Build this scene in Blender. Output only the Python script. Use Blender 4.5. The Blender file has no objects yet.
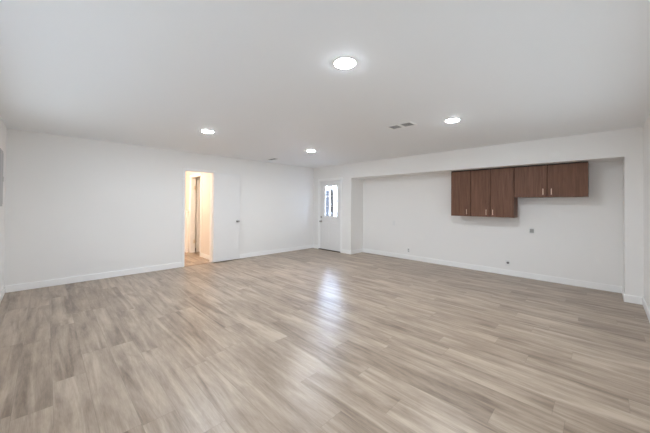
import bpy, bmesh, math, random
from mathutils import Vector, Matrix

# ------------------------------------------------------------------ camera, world, exposure
SC = bpy.context.scene
COL = SC.collection
H = 2.44                       # ceiling height
XB, YA, XL, YD = 5.7855, 6.2618, -0.4250, -0.3950     # room faces: east, north, west, south
XK, ZS, YP1, YP2 = 6.3056, 2.0484, 4.7679, -0.2215    # alcove: back, soffit, two ends

cd = bpy.data.cameras.new('camera')
cam = bpy.data.objects.new('camera', cd); COL.objects.link(cam)
Fv = Vector((0.70725, 0.70690, 0.00968)); Rv = Vector((0.70687, -0.70732, 0.00669)); Uv = Vector((-0.01158, -0.00212, 0.99993))
m = Matrix((Rv, Uv, -Fv)).transposed().to_4x4()
m.translation = Vector((0, 0, 1.3558))
cam.matrix_world = m
cd.sensor_fit = 'HORIZONTAL'; cd.sensor_width = 36.0
cd.lens = 36.0 * 278.4 / 650.0
cd.shift_x = 0.6 / 650.0
cd.shift_y = -15.7 / 650.0
cd.clip_start = 0.02
SC.camera = cam

world = bpy.data.worlds.new('world'); SC.world = world; world.use_nodes = True
bg = world.node_tree.nodes['Background']
bg.inputs['Color'].default_value = (0.82, 0.94, 1.04, 1)
bg.inputs['Strength'].default_value = 2.3
sun_d = bpy.data.lights.new('sun', 'SUN'); sun_d.energy = 330.0; sun_d.angle = math.radians(0.6); sun_d.color = (0.60, 0.79, 1.16)
sun = bpy.data.objects.new('sun', sun_d); COL.objects.link(sun)
sun.rotation_euler = Vector((0.42, -0.10, -0.90)).to_track_quat('-Z', 'Y').to_euler(); sun.location = (9, 3, 6)

def portal(name, loc, rot, sx, sy):
    d = bpy.data.lights.new(name, 'AREA'); d.shape = 'RECTANGLE'; d.size = sx; d.size_y = sy
    d.cycles.is_portal = True
    o = bpy.data.objects.new(name, d); COL.objects.link(o); o.location = loc; o.rotation_euler = rot
# daylight comes in through two wide unseen windows, added to brighten walls and ceiling
WW = (0.8, 5.0, 1.15, 2.0)     # added west window: y0, y1, z0, z1
SW = (0.5, 4.6, 0.85, 1.72)     # added south window: x0, x1, z0, z1
portal('added_window_light', (XL - 0.13, (WW[0] + WW[1]) / 2, (WW[2] + WW[3]) / 2), (0, -math.pi / 2, 0), WW[3] - WW[2], WW[1] - WW[0])
portal('added_window_light', ((SW[0] + SW[1]) / 2, YD - 0.13, (SW[2] + SW[3]) / 2), (math.pi / 2, 0, 0), SW[1] - SW[0], SW[3] - SW[2])
portal('door_light', (XB + 0.16, 5.53, 1.425), (0, math.pi / 2, 0), 0.88, 0.49)

LAMP = 415.0                   # radiance of each ceiling downlight
HALL = 225.0                   # radiance of the hall lamp
SC.view_settings.view_transform = 'Standard'
SC.view_settings.look = 'None'
SC.view_settings.gamma = 1.0
SC.view_settings.use_curve_mapping = False
SC.view_settings.exposure = 0.0
SC.cycles.max_bounces = 16
SC.cycles.diffuse_bounces = 12
SC.cycles.glossy_bounces = 6
SC.cycles.sample_clamp_indirect = 0.0
SC.cycles.use_denoising = True

# ------------------------------------------------------------------ materials
def mat(name, col, rough=0.5, metal=0.0, bump=0.0, bscale=200.0, var=0.0, spec=0.5):
    mt = bpy.data.materials.new(name); mt.use_nodes = True
    nt = mt.node_tree; b = nt.nodes['Principled BSDF']
    b.inputs['Base Color'].default_value = (*col, 1); b.inputs['Roughness'].default_value = rough
    b.inputs['Metallic'].default_value = metal; b.inputs['Specular IOR Level'].default_value = spec
    tc = nt.nodes.new('ShaderNodeTexCoord')
    nz = nt.nodes.new('ShaderNodeTexNoise'); nz.inputs['Scale'].default_value = bscale; nz.inputs['Detail'].default_value = 4
    nt.links.new(tc.outputs['Object'], nz.inputs['Vector'])
    if bump:
        bp = nt.nodes.new('ShaderNodeBump'); bp.inputs['Strength'].default_value = bump; bp.inputs['Distance'].default_value = 0.002
        nt.links.new(nz.outputs['Fac'], bp.inputs['Height']); nt.links.new(bp.outputs['Normal'], b.inputs['Normal'])
    if var:
        mx = nt.nodes.new('ShaderNodeMix'); mx.data_type = 'RGBA'
        mx.inputs[6].default_value = (*[c * (1 - var) for c in col], 1); mx.inputs[7].default_value = (*[min(1, c * (1 + var)) for c in col], 1)
        nt.links.new(nz.outputs['Fac'], mx.inputs[0]); nt.links.new(mx.outputs[2], b.inputs['Base Color'])
    return mt

def emis(name, col, strength):
    mt = bpy.data.materials.new(name); mt.use_nodes = True
    nt = mt.node_tree; nt.nodes.clear()
    e = nt.nodes.new('ShaderNodeEmission'); e.inputs[0].default_value = (*col, 1); e.inputs[1].default_value = strength
    o = nt.nodes.new('ShaderNodeOutputMaterial'); nt.links.new(e.outputs[0], o.inputs[0])
    return mt

def wood_floor():
    mt = bpy.data.materials.new('greige_plank_floor'); mt.use_nodes = True
    nt = mt.node_tree; N = nt.nodes; L = nt.links; b = N['Principled BSDF']
    def attr(n):
        a = N.new('ShaderNodeAttribute'); a.attribute_name = n; return a.outputs['Fac']
    def math_(op, a, c=None, clamp=False):
        q = N.new('ShaderNodeMath'); q.operation = op; q.use_clamp = clamp
        for i, v in enumerate((a, c)):
            if v is None: continue
            if isinstance(v, (int, float)): q.inputs[i].default_value = v
            else: L.new(v, q.inputs[i])
        return q.outputs[0]
    def noise(vec, detail, rough, dist=0.0):
        q = N.new('ShaderNodeTexNoise'); q.inputs['Scale'].default_value = 1; q.inputs['Detail'].default_value = detail
        q.inputs['Roughness'].default_value = rough; q.inputs['Distortion'].default_value = dist
        L.new(vec, q.inputs['Vector']); return q.outputs['Fac']
    uv = N.new('ShaderNodeUVMap'); uv.uv_map = 'plank'
    sp = N.new('ShaderNodeSeparateXYZ'); L.new(uv.outputs[0], sp.inputs[0])
    u, v = sp.outputs[0], sp.outputs[1]
    tone, seed = attr('tone'), attr('seed')
    def vec(su, sv, sz):
        c = N.new('ShaderNodeCombineXYZ')
        L.new(math_('MULTIPLY', u, su), c.inputs[0]); L.new(math_('MULTIPLY', v, sv), c.inputs[1]); L.new(math_('MULTIPLY', seed, sz), c.inputs[2])
        return c.outputs[0]
    broad = noise(vec(11, 0.8, 91.0), 4, 0.55, 1.3)
    mid = noise(vec(38, 3.6, 57.0), 5, 0.65, 1.4)
    fine = noise(vec(190, 14.0, 33.0), 4, 0.7, 0.2)
    blot = noise(vec(8, 2.0, 71.0), 4, 0.6, 0.5)
    t = math_('MULTIPLY', math_('SUBTRACT', broad, 0.5), 1.75)
    t = math_('ADD', t, math_('MULTIPLY', math_('SUBTRACT', mid, 0.5), 0.42))
    t = math_('ADD', t, math_('MULTIPLY', math_('SUBTRACT', fine, 0.5), 0.6))
    t = math_('ADD', t, math_('MULTIPLY', math_('SUBTRACT', blot, 0.5), 1.15))
    t = math_('ADD', t, math_('ADD', 0.20, math_('MULTIPLY', tone, 0.62)))
    t = math_('ADD', t, 0.0, True)
    cr = N.new('ShaderNodeValToRGB'); L.new(t, cr.inputs[0])
    el = cr.color_ramp.elements
    el[0].position = 0.0; el[0].color = (0.178, 0.131, 0.096, 1)
    el[1].position = 1.0; el[1].color = (0.490, 0.399, 0.312, 1)
    e = el.new(0.45); e.color = (0.325, 0.252, 0.190, 1)
    # joints between planks
    du = math_('MINIMUM', u, math_('SUBTRACT', 0.19, u)); dv = math_('MINIMUM', v, math_('SUBTRACT', 1.28, v))
    dmin = math_('MINIMUM', du, dv)
    edge = math_('MULTIPLY', math_('SUBTRACT', 0.0022, dmin), 900.0, True)
    mx = N.new('ShaderNodeMix'); mx.data_type = 'RGBA'
    L.new(math_('MULTIPLY', edge, 0.30), mx.inputs[0]); L.new(cr.outputs[0], mx.inputs[6]); mx.inputs[7].default_value = (0.10, 0.075, 0.055, 1)
    L.new(mx.outputs[2], b.inputs['Base Color'])
    L.new(math_('ADD', 0.30, math_('MULTIPLY', mid, 0.10)), b.inputs['Roughness'])
    b.inputs['Specular IOR Level'].default_value = 0.5
    bp = N.new('ShaderNodeBump'); bp.inputs['Strength'].default_value = 0.12; bp.inputs['Distance'].default_value = 0.001
    L.new(math_('SUBTRACT', fine, edge), bp.inputs['Height']); L.new(bp.outputs[0], b.inputs['Normal'])
    return mt

def walnut():
    mt = bpy.data.materials.new('walnut_laminate'); mt.use_nodes = True
    nt = mt.node_tree; N = nt.nodes; L = nt.links; b = N['Principled BSDF']
    tc = N.new('ShaderNodeTexCoord'); oi = N.new('ShaderNodeObjectInfo')
    mp = N.new('ShaderNodeMapping'); mp.inputs['Scale'].default_value = (30, 42, 2.2)
    L.new(tc.outputs['Object'], mp.inputs['Vector'])
    ad = N.new('ShaderNodeVectorMath'); ad.operation = 'ADD'; L.new(mp.outputs[0], ad.inputs[0]); L.new(oi.outputs['Random'], ad.inputs[1])
    n1 = N.new('ShaderNodeTexNoise'); n1.inputs['Scale'].default_value = 1; n1.inputs['Detail'].default_value = 7; n1.inputs['Roughness'].default_value = 0.65; n1.inputs['Distortion'].default_value = 0.7
    L.new(ad.outputs[0], n1.inputs['Vector'])
    cr = N.new('ShaderNodeValToRGB'); L.new(n1.outputs['Fac'], cr.inputs[0])
    el = cr.color_ramp.elements
    el[0].position = 0.28; el[0].color = (0.104, 0.047, 0.027, 1)
    el[1].position = 0.74; el[1].color = (0.232, 0.114, 0.072, 1)
    L.new(cr.outputs[0], b.inputs['Base Color']); b.inputs['Roughness'].default_value = 0.5; b.inputs['Specular IOR Level'].default_value = 0.3
    return mt

M_WALL = mat('white_wall_paint', (0.855, 0.845, 0.828), 0.55, bump=0.10, bscale=160, var=0.006)
M_CEIL = mat('white_ceiling_paint', (0.865, 0.88, 0.89), 0.75, bump=0.12, bscale=120, var=0.006)
M_TRIM = mat('white_trim_enamel', (0.92, 0.918, 0.91), 0.32, var=0.01, bscale=30)
M_DOOR = mat('white_door_enamel', (0.82, 0.815, 0.81), 0.36, var=0.01, bscale=20)
M_FLOOR = wood_floor()
M_WALNUT = walnut()
M_RAILSHADE = mat('shaded_cabinet_rail', (0.035, 0.018, 0.012), 0.5, var=0.2, bscale=40)  # shadow line under the soffit, put into the top rail's colour
M_PULL = mat('copper_bronze_pull', (0.78, 0.56, 0.44), 0.3, 1.0, var=0.05)
M_NICKEL = mat('satin_nickel', (0.42, 0.40, 0.38), 0.35, 1.0, var=0.05)
M_BRASS = mat('pale_hinge', (0.85, 0.78, 0.68), 0.35, 1.0, var=0.05)
M_PLATE = mat('white_plastic', (0.80, 0.80, 0.79), 0.35, var=0.01)
M_GREYP = mat('grey_plastic', (0.38, 0.375, 0.35), 0.45, var=0.08, bscale=60)
M_BLACK = mat('dark_plastic', (0.20, 0.20, 0.20), 0.5, var=0.1)
M_DUCT = mat('dark_duct', (0.16, 0.16, 0.16), 0.8, var=0.1)
M_VENT = mat('white_vent_steel', (0.88, 0.88, 0.87), 0.4, var=0.01)
M_SLAT = mat('grey_vent_louvre', (0.50, 0.50, 0.50), 0.5, var=0.03)
M_PANEL = mat('grey_panel_steel', (0.46, 0.465, 0.46), 0.45, 0.0, bump=0.05, var=0.02)
M_BRONZE = mat('bronze_threshold', (0.10, 0.08, 0.065), 0.4, 0.7, var=0.1)
M_CONC = mat('patio_concrete', (0.05, 0.05, 0.05), 0.85, bump=0.3, bscale=40, var=0.08)
M_SIDING = mat('blue_grey_siding', (0.08, 0.09, 0.10), 0.7, bump=0.1, bscale=30, var=0.04)
M_STUCCO = mat('white_stucco', (0.86, 0.85, 0.82), 0.85, bump=0.4, bscale=60, var=0.02)
M_LENS = emis('downlight_lens', (0.90, 0.97, 1.05), LAMP)
M_HALL = emis('hall_lamp_lens', (1.0, 0.77, 0.57), HALL)
M_GLASS = bpy.data.materials.new('window_glass'); M_GLASS.use_nodes = True
_nt = M_GLASS.node_tree; _nt.nodes.clear()
_t = _nt.nodes.new('ShaderNodeBsdfTransparent'); _g = _nt.nodes.new('ShaderNodeBsdfGlossy'); _g.inputs['Roughness'].default_value = 0.02
_mx = _nt.nodes.new('ShaderNodeMixShader'); _mx.inputs[0].default_value = 0.06
_o = _nt.nodes.new('ShaderNodeOutputMaterial')
_nt.links.new(_t.outputs[0], _mx.inputs[1]); _nt.links.new(_g.outputs[0], _mx.inputs[2]); _nt.links.new(_mx.outputs[0], _o.inputs[0])

# ------------------------------------------------------------------ mesh helpers
class MB:
    def __init__(self): self.bm = bmesh.new()
    def box(self, x0, x1, y0, y1, z0, z1, bevel=0.0, seg=2):
        t = bmesh.new(); bmesh.ops.create_cube(t, size=1.0)
        for v in t.verts:
            v.co = Vector(((x0 + x1) / 2 + v.co.x * (x1 - x0), (y0 + y1) / 2 + v.co.y * (y1 - y0), (z0 + z1) / 2 + v.co.z * (z1 - z0)))
        if bevel: bmesh.ops.bevel(t, geom=list(t.edges), offset=bevel, segments=seg, affect='EDGES', profile=0.5)
        self._merge(t); return self
    def lathe(self, prof, axis='z', at=(0, 0, 0), n=32, flip=False):
        """profile of (radius, height) revolved about an axis"""
        t = bmesh.new(); rings = []
        for r, h in prof:
            if r < 1e-6: rings.append([t.verts.new((0, 0, h))])
            else: rings.append([t.verts.new((r * math.cos(2 * math.pi * i / n), r * math.sin(2 * math.pi * i / n), h)) for i in range(n)])
        for a, b in zip(rings[:-1], rings[1:]):
            for i in range(n):
                j = (i + 1) % n
                q = [a[i % len(a)], a[j % len(a)], b[j % len(b)], b[i % len(b)]]
                u = []
                for w in q:
                    if w not in u: u.append(w)
                if len(u) > 2:
                    f = t.faces.new(u); f.smooth = True
        bmesh.ops.recalc_face_normals(t, faces=list(t.faces))
        R = {'z': Matrix.Identity(3), '-z': Matrix.Rotation(math.pi, 3, 'X'), '-x': Matrix.Rotation(-math.pi / 2, 3, 'Y'), '-y': Matrix.Rotation(math.pi / 2, 3, 'X'), 'x': Matrix.Rotation(math.pi / 2, 3, 'Y')}[axis]
        for v in t.verts: v.co = R @ v.co + Vector(at)
        self._merge(t); return self
    def _merge(self, t):
        me = bpy.data.meshes.new('tmp'); t.to_mesh(me); t.free(); self.bm.from_mesh(me); bpy.data.meshes.remove(me)
    def build(self, name, material, parent=None, loc=(0, 0, 0)):
        """links as one mesh object; coordinates given in the parent's frame"""
        me = bpy.data.meshes.new(name); self.bm.to_mesh(me); self.bm.free()
        me.materials.append(material)
        o = bpy.data.objects.new(name, me); COL.objects.link(o); o.location = loc
        if parent: o.parent = parent
        return o

def struct(o): o['kind'] = 'structure'; return o
def tag(o, label, cat, group=None):
    o['label'] = label; o['category'] = cat
    if group: o['group'] = group
    return o
def thing(name, loc, label, cat, group=None):
    o = bpy.data.objects.new(name, None); COL.objects.link(o); o.location = loc
    o.empty_display_size = 0.1
    return tag(o, label, cat, group)

# ------------------------------------------------------------------ floor: individual planks laid along Y
random.seed(11)
PW, PL, PX = 0.19, 1.28, 0.05
joints = {0: 2.91, 1: 3.275, -1: 3.87, 3: 2.945, 5: 2.465, 8: 2.275, 9: 1.37, 7: 1.625, 10: 1.79, 15: 0.475}
tones = {(0, 0): .32, (0, -1): .62, (1, 0): .42, (1, -1): .70, (1, -2): .45, (-1, 0): .48, (-1, -1): .30, (3, 0): .36, (3, -1): .68, (5, 0): .30, (5, -1): .55,
         (8, 0): .72, (8, -1): .42, (8, -2): .74, (9, 0): .30, (9, -1): .66, (10, 0): .64, (10, -1): .34, (10, -2): .62, (7, 0): .66, (7, -1): .42, (15, 0): .62, (15, -1): .34}
HX0, HX1, HY1 = 1.20, 2.77, 9.40
regions = [(XL, XB, YD, YA), (XB, XK, YP2, YP1), (2.075, 2.68, YA, 6.382), (HX0, HX1, 6.382, HY1), (HX1, 4.20, 7.10, 8.60)]
fb = bmesh.new(); uvl = fb.loops.layers.uv.new('plank')
tl = fb.faces.layers.float.new('tone'); sl = fb.faces.layers.float.new('seed')
for k in range(-4, 36):
    x0, x1 = PX + k * PW, PX + (k + 1) * PW
    j0 = joints.get(k, random.uniform(0, PL))
    for n in range(-8, 9):
        y0 = j0 + n * PL; y1 = y0 + PL
        tone = tones.get((k, n), random.choice((.30, .38, .44, .50, .54, .60, .66))); seed = random.random()
        for ax0, ax1, ay0, ay1 in regions:
            a, b_, c, d = max(x0, ax0), min(x1, ax1), max(y0, ay0), min(y1, ay1)
            if b_ - a < 1e-4 or d - c < 1e-4: continue
            f = fb.faces.new([fb.verts.new((p, q, 0)) for p, q in ((a, c), (b_, c), (b_, d), (a, d))])
            f[tl] = tone; f[sl] = seed
            for lp in f.loops: lp[uvl].uv = (lp.vert.co.x - x0, lp.vert.co.y - y0)
bmesh.ops.remove_doubles(fb, verts=fb.verts, dist=1e-5)
me = bpy.data.meshes.new('floor'); fb.to_mesh(me); fb.free(); me.materials.append(M_FLOOR)
floor = struct(bpy.data.objects.new('floor', me)); COL.objects.link(floor)

# ------------------------------------------------------------------ shell
T = 0.12
OX0, OX1, OZ = 2.075, 2.68, 2.045            # opening to the hall in the north wall
DY0, DY1, DZ = 5.13, 5.99, 2.035             # rough opening of the outside door in the east wall
struct(MB().box(XL - T, 4.4, YD - T, HY1 + T, H, H + 0.1).box(4.4, XK + T, YD - T, YA + T, H, H + 0.1).build('ceiling', M_CEIL))
struct(MB().box(XL - T - 0.72, XL - T, YD - T, HY1 + T, H + 0.02, H + 0.14).build('added_eave', M_TRIM))  # unseen eave, added to keep the sun out of the west window
struct(MB().box(XL - T, XL, YD - T, WW[0], -0.05, H).box(XL - T, XL, WW[1], YA + T, -0.05, H).box(XL - T, XL, WW[0], WW[1], -0.05, WW[2]).box(XL - T, XL, WW[0], WW[1], WW[3], H).build('wall_west', M_WALL))
struct(MB().box(XL, SW[0], YD - T, YD, -0.05, H).box(SW[1], XK + T, YD - T, YD, -0.05, H).box(SW[0], SW[1], YD - T, YD, -0.05, SW[2]).box(SW[0], SW[1], YD - T, YD, SW[3], H).build('wall_south', M_WALL))
def window(name, a, b_, z0, z1, fn):
    """added sliding window; fn maps (along, depth) ranges to box x/y ranges"""
    f = MB()
    for p, q, r, s_ in ((a, a + .05, z0, z1), (b_ - .05, b_, z0, z1), ((a + b_) / 2 - .03, (a + b_) / 2 + .03, z0, z1), (a, b_, z0, z0 + .05), (a, b_, z1 - .05, z1)):
        f.box(*fn(p, q, 0.03, 0.09), r, s_, 0.004)
    o = struct(f.build(name, M_TRIM))
    MB().box(*fn(a + .04, b_ - .04, 0.058, 0.062), z0 + .04, z1 - .04).build('pane', M_GLASS, o)
    MB().box(*fn(a - .03, b_ + .03, -0.03, 0.0), z0 - .025, z0, 0.004).build('window_sill', M_TRIM, o)
window('added_window_1', *WW, lambda p, q, c, d: (XL - d, XL - c, p, q))  # both windows are out of view and added for their light
window('added_window_2', *SW, lambda p, q, c, d: (p, q, YD - d, YD - c))
nw = MB().box(XL, OX0, YA, YA + T, -0.05, H).box(OX1, XB + T, YA, YA + T, -0.05, H).box(OX0, OX1, YA, YA + T, OZ, H)
struct(nw.build('wall_north', M_WALL))
ew = MB().box(XB, XB + T, DY1, YA, -0.05, H).box(XB, XB + T, DY0, DY1, DZ, H).box(XB, XB + T, YP1, DY0, -0.05, H)
ew.box(XB, XB + T, YD, YP2, -0.05, H).box(XB, XB + T, YP2, YP1, ZS, H)
struct(ew.build('wall_east', M_WALL))
al = MB().box(XK, XK + T, YP2 - T, YP1 + T, -0.05, H).box(XB + T, XK, YP1, YP1 + T, -0.05, H).box(XB + T, XK, YP2 - T, YP2, -0.05, H).box(XB + T, XK, YP2, YP1, ZS, H)
struct(al.build('wall_alcove', M_WALL))
# hall beyond the opening, with a doorway in its right-hand wall
HDY0, HDY1 = 7.20, 7.88
hl = MB().box(HX0 - T, HX0, YA + T, HY1, -0.05, H).box(HX0 - T, HX1 + T, HY1, HY1 + T, -0.05, H)
hl.box(HX1, HX1 + T, YA + T, HDY0, -0.05, H).box(HX1, HX1 + T, HDY1, HY1, -0.05, H).box(HX1, HX1 + T, HDY0, HDY1, 2.03, H)
struct(hl.build('wall_hall', mat('cream_hall_paint', (0.74, 0.69, 0.64), 0.55, bump=0.1, bscale=160, var=0.006)))
sr = MB().box(HX1 + T, 4.2, 7.10 - T, 7.10, -0.05, H).box(HX1 + T, 4.2, 8.60, 8.60 + T, -0.05, H).box(4.2, 4.2 + T, 7.10 - T, 8.60 + T, -0.05, H)
struct(sr.build('wall_side_room', M_WALL))
# half-height ledge on the far hall wall
struct(MB().box(HX1 - 0.045, HX1 - 0.001, 8.02, 8.75, 0.0, 1.10).box(HX1 - 0.075, HX1 - 0.001, 8.00, 8.78, 1.10, 1.135, 0.005).build('trim_1', M_TRIM))

# baseboards
BH, BT = 0.105, 0.014
def base(name, *boxes):
    b = MB()
    for x0, x1, y0, y1 in boxes:
        b.box(x0, x1, y0, y1, 0, BH, 0.004, 2)
    return struct(b.build(name, M_TRIM))
base('baseboard_west', (XL, XL + BT, YD, YA))
base('baseboard_north', (XL + BT, OX0 - 0.04, YA - BT, YA), (OX1 + 0.04, XB - BT, YA - BT, YA))
base('baseboard_east', (XB - BT, XB, DY1 + 0.045, YA - BT), (XB - BT, XB, YP1 - BT, DY0 - 0.045), (XB - BT, XB, YD + BT, YP2 + BT))
base('baseboard_alcove', (XB, XK, YP1 - BT, YP1), (XK - BT, XK, YP2 + BT, YP1 - BT), (XB, XK, YP2, YP2 + BT))
base('baseboard_south', (XL + BT, XB, YD, YD + BT))
base('baseboard_hall', (HX1 - BT, HX1, YA + T, HDY0 - 0.06), (HX1 - BT - 0.045, HX1 - 0.045, 8.02, 8.75), (HX0, HX0 + BT, YA + T, HY1))

# casings and jambs
cs = MB()
cs.box(OX0 - 0.04, OX0, YA - 0.016, YA, 0, OZ + 0.04, 0.004).box(OX1, OX1 + 0.04, YA - 0.016, YA, 0, OZ + 0.04, 0.004).box(OX0, OX1, YA - 0.016, YA, OZ, OZ + 0.04, 0.004)
cs.box(OX0 - 0.001, OX0 + 0.012, YA - 0.004, YA + T + 0.004, 0, OZ).box(OX1 - 0.012, OX1 + 0.001, YA - 0.004, YA + T + 0.004, 0, OZ).box(OX0, OX1, YA - 0.004, YA + T + 0.004, OZ - 0.012, OZ + 0.001)
struct(cs.build('trim_2', M_TRIM))
c2 = MB()
c2.box(XB - 0.014, XB, DY0 - 0.045, DY0, 0, DZ + 0.045, 0.004).box(XB - 0.014, XB, DY1, DY1 + 0.045, 0, DZ + 0.045, 0.004).box(XB - 0.014, XB, DY0, DY1, DZ, DZ + 0.045, 0.004)
c2.box(XB - 0.004, XB + T, DY0, DY0 + 0.026, 0, DZ).box(XB - 0.004, XB + T, DY1 - 0.026, DY1, 0, DZ).box(XB - 0.004, XB + T, DY0, DY1, DZ - 0.020, DZ)
c2.box(XB + 0.058, XB + 0.09, DY0 + 0.02, DY1 - 0.02, 1.990, DZ - 0.018).box(XB + 0.058, XB + 0.09, DY0 + 0.02, DY0 + 0.046, 0.02, 1.990).box(XB + 0.058, XB + 0.09, DY1 - 0.046, DY1 - 0.02, 0.02, 1.990)
struct(c2.build('trim_3', M_TRIM))
c3 = MB()
c3.box(HX1 - 0.014, HX1, HDY0 - 0.06, HDY0, 0, 2.09, 0.004).box(HX1 - 0.014, HX1, HDY1, HDY1 + 0.06, 0, 2.09, 0.004).box(HX1 - 0.014, HX1, HDY0, HDY1, 2.03, 2.09, 0.004)
c3.box(HX1 - 0.003, HX1 + T, HDY1 - 0.014, HDY1 + 0.001, 0, 2.03).box(HX1 - 0.003, HX1 + T, HDY0 - 0.001, HDY0 + 0.014, 0, 2.03)
struct(c3.build('trim_4', M_TRIM))
struct(MB().box(OX0, OX1, YA - 0.005, YA + 0.025, 0, 0.004, 0.0015).build('trim_5', mat('wood_transition_strip', (0.22, 0.15, 0.10), 0.45, var=0.1, bscale=60)))

# ------------------------------------------------------------------ doors
def knob_mb(axis, at):
    return MB().lathe([(0, 0), (.031, 0), (.032, .004), (.026, .009), (.011, .013), (.010, .030), (.018, .036), (.0265, .046), (.028, .056), (.024, .066), (.012, .071), (0, .072)], axis, at, 28)

# flush slab swung fully open, flat against the north wall
dY = YA - 0.075
d1 = struct(MB().box(2.668, 3.318, dY, dY + 0.036, 0.022, 2.041, 0.002).build('door_1', M_DOOR))
k1 = knob_mb('-y', (3.246, dY, 0.92)).build('knob', M_NICKEL, d1)
for z in (0.25, 1.05, 1.82):
    MB().lathe([(0, -.045), (.006, -.045), (.006, .045), (0, .045)], 'z', (2.664, dY + 0.044, z), 12).box(2.664, 2.671, dY + 0.004, dY + 0.034, z - .045, z + .045).build('hinge', M_DOOR, d1)

# half-glazed outside door
X0, X1 = XB + 0.012, XB + 0.056
y0, y1, zt = DY0 + 0.030, DY1 - 0.030, 2.009
WY0, WY1, WZ0, WZ1 = 5.285, 5.775, 0.985, 1.865
ds = MB().box(X0, X1, y0, WY0, 0.022, zt).box(X0, X1, WY1, y1, 0.022, zt).box(X0, X1, WY0, WY1, 0.022, WZ0).box(X0, X1, WY0, WY1, WZ1, zt)
for pa, pb in ((y0 + 0.12, 5.53), (5.60, y1 - 0.12)):      # raised panels under the glass
    ds.box(X0 - 0.005, X0 + 0.002, pa - 0.0, pb - 0.06 if pb == 5.53 else pb, 0.20, 0.80, 0.004)
d2 = struct(ds.build('door_2', M_DOOR))
fr = MB()
for a in (X0 - 0.010, ):
    fr.box(a, X0 + 0.004, WY0 - 0.025, WY0 + 0.012, WZ0 - 0.025, WZ1 + 0.025, 0.003).box(a, X0 + 0.004, WY1 - 0.012, WY1 + 0.025, WZ0 - 0.025, WZ1 + 0.025, 0.003)
    fr.box(a, X0 + 0.004, WY0, WY1, WZ0 - 0.025, WZ0 + 0.012, 0.003).box(a, X0 + 0.004, WY0, WY1, WZ1 - 0.012, WZ1 + 0.025, 0.003)
wf = fr.build('window_frame', M_TRIM, d2)
mu = MB()
for i in (1, 2):
    yy = WY0 + (WY1 - WY0) * i / 3; zz = WZ0 + (WZ1 - WZ0) * i / 3
    mu.box(X0 + 0.002, X0 + 0.014, yy - 0.009, yy + 0.009, WZ0, WZ1, 0.002).box(X0 + 0.002, X0 + 0.014, WY0, WY1, zz - 0.009, zz + 0.009, 0.002)
mu.build('muntin', M_TRIM, wf)
MB().box(X0 + 0.018, X0 + 0.022, WY0, WY1, WZ0, WZ1).build('pane', M_GLASS, wf)
knob_mb('-x', (X0, 5.915, 0.83)).build('knob', M_NICKEL, d2)
MB().lathe([(0, 0), (.030, 0), (.030, .006), (.022, .014), (.020, .020), (0, .021)], '-x', (X0, 5.915, 0.955), 24).box(X0 - 0.036, X0 - 0.018, 5.911, 5.919, 0.937, 0.973, 0.002).build('deadbolt', M_NICKEL, d2)
struct(MB().box(XB - 0.03, XB + T + 0.05, DY0 + 0.001, DY1 - 0.001, 0.0, 0.020, 0.004).build('trim_6', M_BRONZE))

# door of the side room, swung inwards
d3 = struct(MB().box(HX1 + T + 0.032, HX1 + T + 0.69, HDY1 - 0.052, HDY1 - 0.017, 0.012, 2.02, 0.002).build('door_3', M_DOOR))
for z in (0.30, 1.76):
    MB().lathe([(0, -.05), (.009, -.05), (.009, .05), (0, .05)], 'z', (HX1 + T - 0.004, HDY1 - 0.034, z), 12).box(HX1 + T - 0.05, HX1 + T, HDY1 - 0.018, HDY1 - 0.0135, z - .05, z + .05).build('hinge', M_BRASS, d3)

# ------------------------------------------------------------------ outside the glazed door
struct(MB().box(XB + T, 18.0, YP1 + T, 18.0, -0.16, -0.10).build('ground', M_CONC))
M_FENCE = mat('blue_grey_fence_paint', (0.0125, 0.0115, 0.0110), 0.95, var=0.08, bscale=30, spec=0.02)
M_POST = mat('grey_post_paint', (0.095, 0.088, 0.080), 0.95, var=0.03, spec=0.05)
fc = thing('fence', (9.8, 9.28, -0.10), 'dark blue grey board fence seen through the left panes of the outside door', 'fence')
fp = MB()
for i in range(20): fp.box(0.0, 0.02, i * 0.15, i * 0.15 + 0.146, 0.03, 2.10, 0.003)
fp.box(0.02, 0.06, 0, 3.0, 0.3, 0.4).box(0.02, 0.06, 0, 3.0, 1.5, 1.6)
fp.build('board_panel', M_FENCE, fc)
for yy in (0.05, 1.5, 2.95): MB().box(0.06, 0.15, yy - 0.045, yy + 0.045, 0.0, 2.14, 0.006).build('post', M_FENCE, fc)
bd = thing('reflector_building', (11.2, 11.0, -0.10), 'tall sunlit white facade behind the fence, added to brighten the floor reflection', 'reflector_building')  # added as a bright surface for the floor to reflect
MB().box(0.0, 3.0, -3.6, 3.4, 0, 4.9, 0.01).build('wall', M_STUCCO, bd)
MB().box(-0.05, 3.1, -3.7, 3.5, 4.9, 5.02, 0.01).build('roof', M_SIDING, bd)
pp = thing('porch_post', (7.40, 7.085, -0.10), 'pale square post seen through the middle of the door glass', 'post')
MB().box(-.045, .045, -.045, .045, 0, 2.4, 0.006).build('shaft', M_POST, pp)
MB().box(-.06, .06, -.06, .06, 2.4, 2.44, 0.008).build('cap', M_POST, pp)

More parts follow.
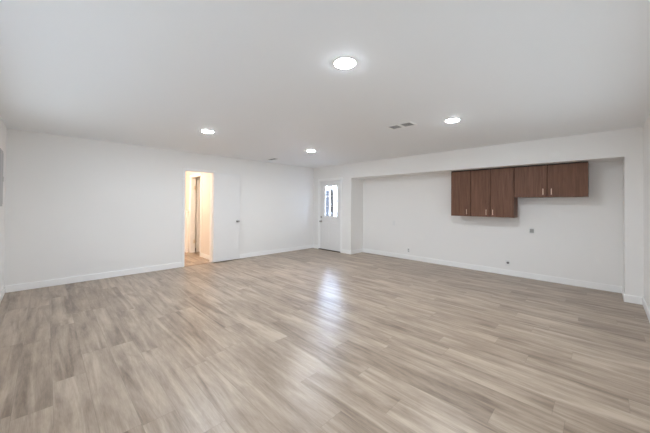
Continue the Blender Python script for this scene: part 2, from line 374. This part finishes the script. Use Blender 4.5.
# ------------------------------------------------------------------ wall cabinets hung in the alcove
XF = XK - 0.33                       # door faces
def cabinet(ya, yb, z0, splits, handles, label):
    """a laminate wall unit between ya and yb; splits = door boundaries from yb down, handles = y of each pull"""
    root = thing('wall_cabinet', (XK, (ya + yb) / 2, z0), label, 'cabinet', 'brown wall cabinets in the alcove')
    cy = (ya + yb) / 2; hz = ZS - z0; hw = (yb - ya) / 2
    g = 0.001
    MB().box(-0.308, -0.001, -hw + g, -hw + 0.018, 0, hz - 0.002, 0.001).box(-0.308, -0.001, hw - 0.018, hw - g, 0, hz - 0.002, 0.001) \
        .box(-0.308, -0.001, -hw + 0.018, hw - 0.018, 0.0, 0.018).box(-0.012, -0.001, -hw + 0.018, hw - 0.018, 0.018, hz - 0.002) \
        .box(-0.306, -0.001, -hw + 0.018, hw - 0.018, hz - 0.02, hz - 0.002).build('carcass', M_WALNUT, root)
    MB().box(-0.315, -0.295, -hw + g, hw - g, hz - 0.030, hz - 0.002).build('top_rail', M_RAILSHADE, root)
    for i in range(len(splits) - 1):
        a, b_ = splits[i + 1] - cy, splits[i] - cy
        d = MB().box(-0.330, -0.311, a + 0.0035, b_ - 0.0035, 0.004, hz - 0.026, 0.0015).build('door', M_WALNUT, root)
        hy = handles[i] - cy; zc = 0.090
        hb = MB().box(-0.358, -0.349, hy - 0.0055, hy + 0.0055, zc - 0.052, zc + 0.052, 0.003)
        for zz in (zc - 0.038, zc + 0.038): hb.lathe([(0, 0), (.0045, 0), (.0045, .024), (0, .024)], '-x', (-0.329, hy, zz), 12)
        hb.build('handle', M_PULL, d)
    return root
cabinet(1.862, 2.240, 1.12, (2.240, 1.862), (1.928,), 'tall narrow walnut brown wall cabinet with one door, left end of the row')
cabinet(1.134, 1.860, 1.12, (1.860, 1.512, 1.134), (1.578, 1.467), 'tall walnut brown wall cabinet with two doors, in the middle of the row')
cabinet(0.160, 1.130, 1.49, (1.130, 0.660, 0.160), (0.715, 0.605), 'short wide walnut brown wall cabinet with two doors, right end of the row')

# ------------------------------------------------------------------ ceiling downlights
def downlight(x, y, label):
    root = thing('ceiling_light', (x, y, H), label, 'ceiling light', 'recessed ceiling downlights')
    MB().lathe([(.079, -.0005), (.079, .003), (.081, .0045), (.085, .004), (.089, .0025), (.090, -.0005)], '-z', (0, 0, 0), 48).build('trim_ring', M_TRIM, root)
    MB().lathe([(0, .0115), (.03, .0112), (.055, .0092), (.070, .0066), (.0785, .0038), (.0785, 0.0005), (0, 0.0005)], '-z', (0, 0, 0), 48).build('lens', M_LENS, root)
downlight(1.620, 1.405, 'round white lit ceiling downlight nearest the camera, the largest of the four')
downlight(1.73, 4.25, 'round white lit ceiling downlight nearest the hall opening, at far left')
downlight(3.86, 4.26, 'small round white lit ceiling downlight nearest the glazed outside door')
downlight(3.70, 1.37, 'round white lit ceiling downlight in front of the brown wall cabinets')
hlr = thing('hall_ceiling_light', (1.80, 7.45, H), 'warm round ceiling lamp lighting the hall beyond the opening', 'ceiling light')
MB().lathe([(.0, -.0005), (.15, -.0005), (.15, .02), (.145, .025), (.13, .025), (.0, .025)], '-z', (0, 0, 0), 40).build('base', M_TRIM, hlr)
MB().lathe([(.13, .025), (.125, .05), (.09, .075), (.04, .088), (0, .09)], '-z', (0, 0, 0), 40).build('lamp_shade', M_HALL, hlr)

# ------------------------------------------------------------------ ceiling vents
def vent(cx, cy, banks, wx, ly, label, rim=0.03):
    root = thing('ceiling_vent', (cx, cy, H), label, 'vent', 'ceiling air vents')
    z1, z0 = -0.0005, -0.008
    f = MB()
    f.box(-wx / 2 - rim, -wx / 2, -ly / 2 - rim, ly / 2 + rim, z0, z1, 0.002).box(wx / 2, wx / 2 + rim, -ly / 2 - rim, ly / 2 + rim, z0, z1, 0.002)
    f.box(-wx / 2, wx / 2, -ly / 2 - rim, -ly / 2, z0, z1, 0.002).box(-wx / 2, wx / 2, ly / 2, ly / 2 + rim, z0, z1, 0.002)
    bl = (ly - 0.045 * (banks - 1)) / banks
    for i in range(banks - 1):
        a = -ly / 2 + bl * (i + 1) + 0.045 * i
        f.box(-wx / 2, wx / 2, a, a + 0.045, z0, z1, 0.001)
    f.build('frame', M_VENT, root)
    MB().box(-wx / 2, wx / 2, -ly / 2, ly / 2, -0.0015, -0.0005).build('duct', M_DUCT, root)
    for i in range(banks):
        a = -ly / 2 + (bl + 0.045) * i
        n = max(4, int(wx / 0.022))
        for q in range(n):
            xx = -wx / 2 + wx * (q + 0.5) / n
            MB().box(xx - 0.004, xx + 0.003, a, a + bl, -0.007, -0.002, 0.001).build('louvre', M_SLAT, root)
vent(3.457, 1.965, 2, 0.15, 0.32, 'white ceiling vent with two dark louvred halves near the cabinet downlight')
vent(3.93, 5.73, 1, 0.12, 0.32, 'small ceiling vent near the corner above the glazed outside door')

# ------------------------------------------------------------------ wall plates in the alcove
def plate(y, z, label, kind):
    root = thing('wall_outlet', (XK, y, z), label, 'outlet', 'outlets on the alcove wall')
    MB().box(-0.006, -0.0003, -.036, .036, -.058, .058, 0.002).build('plate', M_PLATE, root)
    if kind == 'duplex':
        for zz in (-.021, .021): MB().box(-0.009, -0.004, -.0165, .0165, zz - .0145, zz + .0145, 0.003).build('socket', M_GREYP, root)
    elif kind == 'switch':
        MB().box(-0.008, -0.004, -.016, .016, -.033, .033, 0.002).box(-0.012, -0.006, -.013, .013, -.002, .030, 0.002).build('switch', M_PLATE, root)
    elif kind == 'grey':
        MB().box(-0.010, -0.004, -.030, .030, -.034, .034, 0.003).build('socket', M_GREYP, root)
    elif kind == 'jack':
        MB().lathe([(0, 0), (.022, 0), (.022, .010), (.012, .016), (.009, .030), (0, .030)], '-x', (-0.005, -0.008, 0.006), 20).build('socket', M_BLACK, root)
    return root
plate(3.78, 0.87, 'faint white wall plate left of the cabinets, halfway up the alcove wall', 'switch')
plate(3.37, 0.225, 'low white wall outlet near the left end of the alcove', 'duplex')
plate(0.92, 0.88, 'wall outlet with grey centre below the short cabinet', 'grey')
plate(1.30, 0.235, 'low wall outlet with a dark round jack under the two door tall cabinet', 'jack')

# ------------------------------------------------------------------ breaker panel at the left edge
bp = thing('breaker_panel', (XL, 5.575, 1.29), 'grey metal breaker panel on the west wall at the left edge', 'electrical panel')
MB().box(0.0004, 0.008, -0.19, 0.19, 0.0, 0.745, 0.003).build('frame', M_PANEL, bp)
pdr = MB().box(0.008, 0.013, -0.165, 0.165, 0.03, 0.715, 0.003).build('door', M_PANEL, bp)
MB().box(0.013, 0.017, 0.135, 0.155, 0.33, 0.40, 0.003).build('latch', M_GREYP, pdr)
